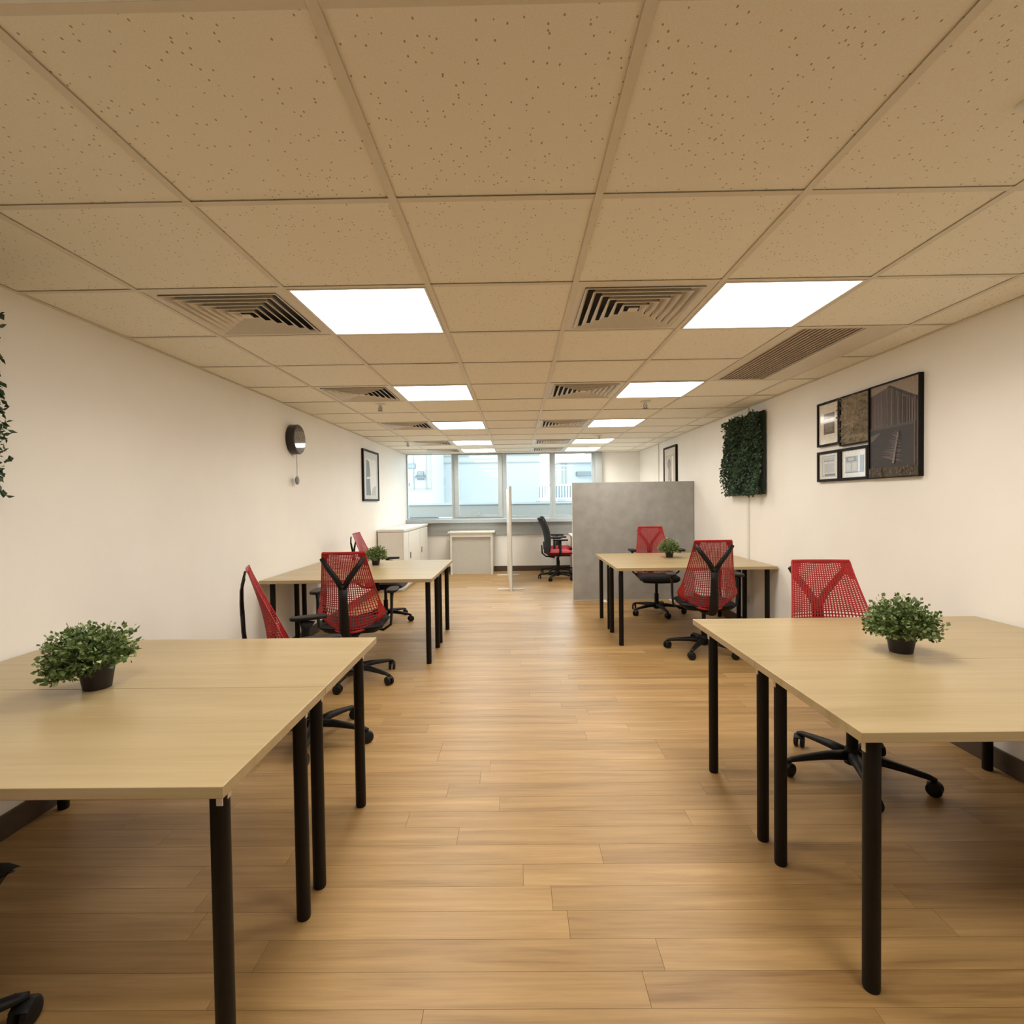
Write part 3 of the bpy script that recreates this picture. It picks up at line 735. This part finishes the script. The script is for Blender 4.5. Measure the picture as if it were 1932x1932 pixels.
def art_barn(poly, rect):
    sky = sr(150, 135, 118); wd = sr(92, 80, 76); dk = sr(52, 46, 46); gr = sr(72, 60, 40)
    rect(0, 0, 1, 1, sky)
    poly([(0, 0.10), (1, 0.10), (1, 0.78), (0.42, 0.965), (0.0, 0.90)], wd)
    poly([(1, 0.735), (1, 0.775), (0.42, 0.975), (0.36, 0.965)], sr(60, 52, 48))
    for k in range(22):
        a = 0.01 + k * 0.045 + rgp.uniform(-0.008, 0.008)
        top = 0.90 + (0.06 * a / 0.42 if a < 0.42 else 0.06 - (a - 0.42) * 0.32)
        g = rgp.choice([sr(112, 98, 92), sr(70, 60, 58), sr(84, 72, 70), sr(100, 88, 84)])
        rect(a, 0.54, a + rgp.uniform(0.008, 0.02), min(top, 0.94) - rgp.uniform(0, 0.08), g)
    rect(0.0, 0.08, 0.90, 0.53, dk); rect(0, 0.52, 0.93, 0.545, sr(84, 76, 72)); rect(0.90, 0.08, 0.93, 0.53, sr(88, 78, 72))
    poly([(0.02, 0.40), (0.04, 0.39), (0.22, 0.47), (0.21, 0.485), (0.02, 0.46)], sr(104, 96, 94))
    base = (0.50, 0.14)
    for k in range(20):
        f = k / 19; cx = 0.52 + 0.10 * f; cy = 0.17 + 0.28 * f; L = 0.34 * (1 - f) ** 0.6 + 0.04
        g = sr(*[int(c + rgp.uniform(-12, 12)) for c in (108, 102, 98)])
        poly([(cx, cy), (cx, cy + 0.012), (cx - L * 0.8, cy + 0.05 + rgp.uniform(-0.02, 0.02))], g)
        poly([(cx, cy), (cx + L * 0.45, cy - 0.03 + 0.05 * rgp.random()), (cx, cy + 0.012)], g)
    poly([(0.50, 0.14), (0.54, 0.14), (0.63, 0.46), (0.61, 0.46)], sr(124, 118, 112))
    rect(0, 0, 1, 0.10, gr)
    for k in range(80):
        a = rgp.uniform(0, 0.97); b = rgp.uniform(0.0, 0.09); g = rgp.choice([sr(96, 82, 52), sr(60, 50, 34), sr(110, 100, 80)])
        poly([(a, b), (a + 0.02, b), (a + rgp.uniform(-0.02, 0.04), b + rgp.uniform(0.02, 0.05))], g)
def art_tree(poly, rect):
    rect(0, 0, 1, 1, sr(142, 124, 92))
    for k in range(360):
        a, b = rgp.uniform(0, 0.96), rgp.uniform(0, 0.97)
        dd = math.hypot((a - 0.5) * 1.1, b - 0.62)
        if b < 0.30: g = rgp.choice([sr(84, 76, 36), sr(66, 58, 30), sr(104, 94, 50)])
        elif dd > 0.36: g = rgp.choice([sr(84, 70, 46), sr(104, 88, 58), sr(96, 86, 50)])
        else: g = rgp.choice([sr(160, 142, 112), sr(146, 128, 96), sr(152, 136, 100)]) 
        s_ = rgp.uniform(0.02, 0.07)
        poly([(a, b), (min(1, a + s_), b + s_ * 0.2), (min(1, a + s_ * 0.8), min(1, b + s_ * 0.7)), (a + s_ * 0.1, min(1, b + s_ * 0.5))], g)
def art_note(poly, rect):
    rect(0, 0, 1, 1, sr(225, 218, 205)); rect(0.25, 0.62, 0.80, 0.76, sr(96, 84, 76)); rect(0.25, 0.24, 0.80, 0.52, sr(92, 80, 72))
    rect(0.32, 0.3, 0.7, 0.46, sr(120, 108, 98))
def art_print1(poly, rect):
    rect(0, 0, 1, 1, sr(226, 220, 208)); rect(0.12, 0.08, 0.86, 0.92, sr(176, 168, 158)); rect(0.2, 0.16, 0.86, 0.86, sr(206, 200, 190))
    rect(0.25, 0.68, 0.8, 0.74, sr(140, 134, 128)); rect(0.25, 0.78, 0.8, 0.81, sr(150, 144, 138)); rect(0.28, 0.25, 0.78, 0.6, sr(180, 174, 166)); rect(0.3, 0.12, 0.85, 0.2, sr(110, 104, 98))
def art_print2(poly, rect):
    rect(0, 0, 1, 1, sr(228, 222, 212)); rect(0.14, 0.2, 0.66, 0.78, sr(170, 164, 156)); rect(0.18, 0.58, 0.6, 0.76, sr(120, 116, 112)); rect(0.26, 0.62, 0.5, 0.72, sr(186, 180, 172))
    rect(0.18, 0.24, 0.62, 0.54, sr(196, 190, 182)); rect(0.38, 0.24, 0.42, 0.54, sr(140, 134, 128)); rect(0.74, 0.2, 0.9, 0.78, sr(130, 124, 118)); rect(0.14, 0.17, 0.9, 0.2, sr(100, 96, 90))
def art_portrait(poly, rect):
    rect(0, 0, 1, 1, sr(214, 216, 212)); rect(0.14, 0.08, 0.86, 0.86, sr(236, 236, 232))
    poly([(0.16, 0.08), (0.48, 0.08), (0.42, 0.4), (0.45, 0.52), (0.38, 0.8), (0.2, 0.84), (0.16, 0.5)], sr(120, 124, 122))
    poly([(0.2, 0.42), (0.44, 0.44), (0.44, 0.48), (0.2, 0.46)], sr(230, 232, 228)); poly([(0.5, 0.08), (0.84, 0.08), (0.84, 0.3), (0.6, 0.24)], sr(190, 196, 192))
def art_figure(poly, rect):
    rect(0, 0, 1, 1, sr(214, 208, 200)); rect(0.12, 0.08, 0.88, 0.86, sr(196, 188, 182))
    n = 14; poly([(0.42 + 0.16 * math.cos(2*PI*k/n), 0.66 + 0.11 * math.sin(2*PI*k/n)) for k in range(n)], sr(96, 86, 84))
    poly([(0.3, 0.3), (0.62, 0.3), (0.58, 0.56), (0.34, 0.56)], sr(128, 120, 116)); rect(0.66, 0.08, 0.78, 0.82, sr(236, 232, 226)); rect(0.5, 0.1, 0.6, 0.35, sr(84, 78, 76))
G = 'framed pictures on the right wall'
picture('framed_picture', 'largest framed picture on the right wall, grey wooden barn above dark ground', 'R', 3.10, 3.545, 1.50, 2.115, art_barn, 0.007, 0.03, G, True)
picture('framed_picture', 'framed golden meadow print between the barn picture and a small frame', 'R', 3.548, 3.87, 1.755, 2.115, art_tree, 0.009, 0.024, G, True)
picture('framed_picture', 'small black frame with two dark blocks, upper end of the right wall group', 'R', 3.875, 4.155, 1.775, 2.115, art_note, 0.016, 0.024, G)
picture('framed_picture', 'small black frame with window sketch, lower row beside the barn picture', 'R', 3.56, 3.87, 1.50, 1.735, art_print2, 0.020, 0.024, G)
picture('framed_picture', 'small black frame with pale page, lower corner of the group away from the barn', 'R', 3.875, 4.155, 1.50, 1.735, art_print1, 0.020, 0.024, G)
picture('framed_picture', 'tall framed print on the left wall beyond the clock', 'L', 7.24, 8.05, 1.41, 2.15, art_portrait, 0.028, 0.03, None, True)
picture('framed_picture', 'tall framed print on the far right wall above the grey screen', 'R', 7.79, 8.45, 1.42, 2.20, art_figure, 0.028, 0.03)

# ------------------------------------------------------------------ clock
ck = thing('pendulum_clock', (XL, 5.0, 2.005), 'round black pendulum clock on the left wall', 'clock')
MB().lathe([(0.135, 0.0), (0.143, 0.006), (0.143, 0.070), (0.136, 0.078), (0.128, 0.078)], 40, axis='x').build('case', M['clock'], ck, smooth=True, auto=0.6)
MB().lathe([(0.1275, 0.0782), (0.1275, 0.080)], 40, axis='x').build('face', M['face'], ck)
m = MB()
m.sweep([(0.0815, 0, 0), (0.0815, 0.03, 0.05)], (0.004, 0.0005), 4, up=(1, 0, 0)); m.sweep([(0.0818, 0, 0), (0.0818, -0.05, 0.055)], (0.003, 0.0005), 4, up=(1, 0, 0))
m.build('hands', M['hands'], ck)
m = MB()
for k in range(12):
    a = PI / 6 * k; m.sweep([(0.0812, 0.105 * math.sin(a), 0.105 * math.cos(a)), (0.0812, 0.118 * math.sin(a), 0.118 * math.cos(a))], (0.003, 0.0004), 4, up=(1, 0, 0))
m.build('hour_marks', M['hands'], ck)
pd = MB().sweep([(0.045, 0, -0.138), (0.045, 0, -0.37)], 0.0025, 8, up=(1, 0, 0)).build('pendulum', M['rod'], ck)
MB().lathe([(0.012, -0.008), (0.040, -0.004), (0.040, 0.004), (0.012, 0.008)], 24, axis='x', cz=-0.395).build('bob', M['rod'], pd, smooth=True, auto=0.6)
for ch in ck.children:
    for g in ch.children:
        if g.name.startswith('bob'): g.location = (0.045, 0, 0)

# ------------------------------------------------------------------ screens
ps = thing('partition_screen', (1.59, 7.1, 0), 'wide grey free-standing screen reaching the right wall', 'screen')
MB().box(-0.83, 0.824, -0.02, 0.02, 0.012, 1.62).build('board', M['screen'], ps, bevel=0.003)
MB().box(-0.834, -0.8305, -0.021, 0.021, 0.012, 1.622).build('edge_strip', M['white'], ps)
for x in (-0.42, 0.5): MB().box(x - 0.03, x + 0.03, -0.16, 0.16, 0, 0.0115).build('foot', M['white'], ps, bevel=0.003)
wsn = thing('partition_screen', (-0.14, 8.8, 0), 'thin white screen seen edge-on in the middle of the aisle', 'screen', rz=math.radians(2.4))
MB().box(-0.017, 0.017, -0.93, 0.93, 0.03, 1.60).build('board', M['white'], wsn, bevel=0.003)
MB().box(0.010, 0.020, -0.942, -0.931, 0.02, 1.605).build('edge_strip', M['alu'], wsn); MB().box(-0.02, 0.009, -0.942, -0.931, 0.0, 1.605).build('post', M['white'], wsn)
for y in (-0.78, 0.78): MB().box(-0.21, 0.21, y - 0.02, y + 0.02, 0, 0.02).build('foot', M['white'], wsn, bevel=0.003)

# ------------------------------------------------------------------ white furniture by the window
cb = thing('storage_cabinet', (-1.955, 8.98, 0), 'long white cabinet with sliding doors against the left wall', 'cabinet')
x0, x1, y0, y1 = -0.195, 0.205, -1.04, 1.08
MB().box(x0, x1 - 0.02, y0, y1, 0.03, 0.925).build('body', M['white'], cb)
MB().box(x0 - 0.002, x1 + 0.012, y0 - 0.012, y1, 0.93, 0.965).build('top', M['white'], cb, bevel=0.002)
MB().box(x0, x1 - 0.03, y0 + 0.02, y1, 0, 0.03).build('plinth', M['inner'], cb)
for (a, b, hy) in ((-1.035, -0.70, None), (-0.675, 0.28, -0.55), (0.305, 1.075, 0.44)):
    d = MB().box(x1 - 0.0195, x1, a, b, 0.05, 0.905).build('door', M['white'], cb, bevel=0.002)
    if hy is not None: MB().box(x1 + 0.0005, x1 + 0.008, hy - 0.02, hy + 0.02, 0.47, 0.57).build('handle', M['rod'], d)
co = thing('console_cabinet', (-0.87, 9.95, 0), 'small white open-fronted cabinet below the window', 'cabinet')
MB().box(-0.44, 0.44, -0.24, 0.20, 0.785, 0.812).build('top', M['white'], co, bevel=0.003)
MB().box(-0.40, -0.365, -0.20, 0.19, 0.0, 0.784).build('side_panel', M['white'], co); MB().box(0.365, 0.40, -0.20, 0.19, 0.0, 0.784).build('side_panel', M['white'], co)
MB().box(-0.364, 0.364, -0.20, 0.19, 0.71, 0.784).build('rail', M['white'], co)
MB().box(-0.364, 0.364, -0.13, -0.11, 0.0, 0.709).build('front_panel', M['inner'], co)
wd = thing('white_desk', (1.6, 9.35, 0), 'white desk mostly hidden behind the grey screen', 'desk')
MB().box(-0.62, 0.80, -0.55, 0.65, 0.72, 0.745).build('tabletop', M['white'], wd, bevel=0.002)
for x in (-0.57, 0.75):
    for y in (-0.5, 0.6): MB().lathe([(0.02, 0.0), (0.02, 0.72)], 14, x, y).build('leg', M['white'], wd, smooth=True, auto=0.6)
MB().box(-0.55, 0.7, -0.01, 0.01, 0.745, 1.02).build('desk_screen', M['white'], wd)

# ------------------------------------------------------------------ cable trunking, outlet
tag(MB().box(XR - 0.014, XR, 5.40, 5.44, 0.72, CZ - 0.002).build('cable_trunking', M['white'], bevel=0.001), 'vertical white cable trunking behind the moss panel on the right wall', 'cable cover')
tag(MB().box(XR - 0.014, XR, 8.80, 8.84, 0.102, CZ - 0.002).build('cable_trunking', M['white'], bevel=0.001), 'vertical white cable trunking beside the far print on the right wall', 'cable cover')
ol = thing('wall_socket', (XR, 5.42, 0.27), 'white wall socket under the far right desks', 'socket')
MB().box(-0.009, 0, -0.043, 0.043, 0, 0.086).build('plate', M['white'], ol, bevel=0.002)
m = MB(); m.box(-0.0095, -0.009, -0.004, 0.004, 0.052, 0.064); m.box(-0.0095, -0.009, -0.015, -0.007, 0.030, 0.036); m.box(-0.0095, -0.009, 0.007, 0.015, 0.030, 0.036)
m.build('pin_holes', M['black'], ol)
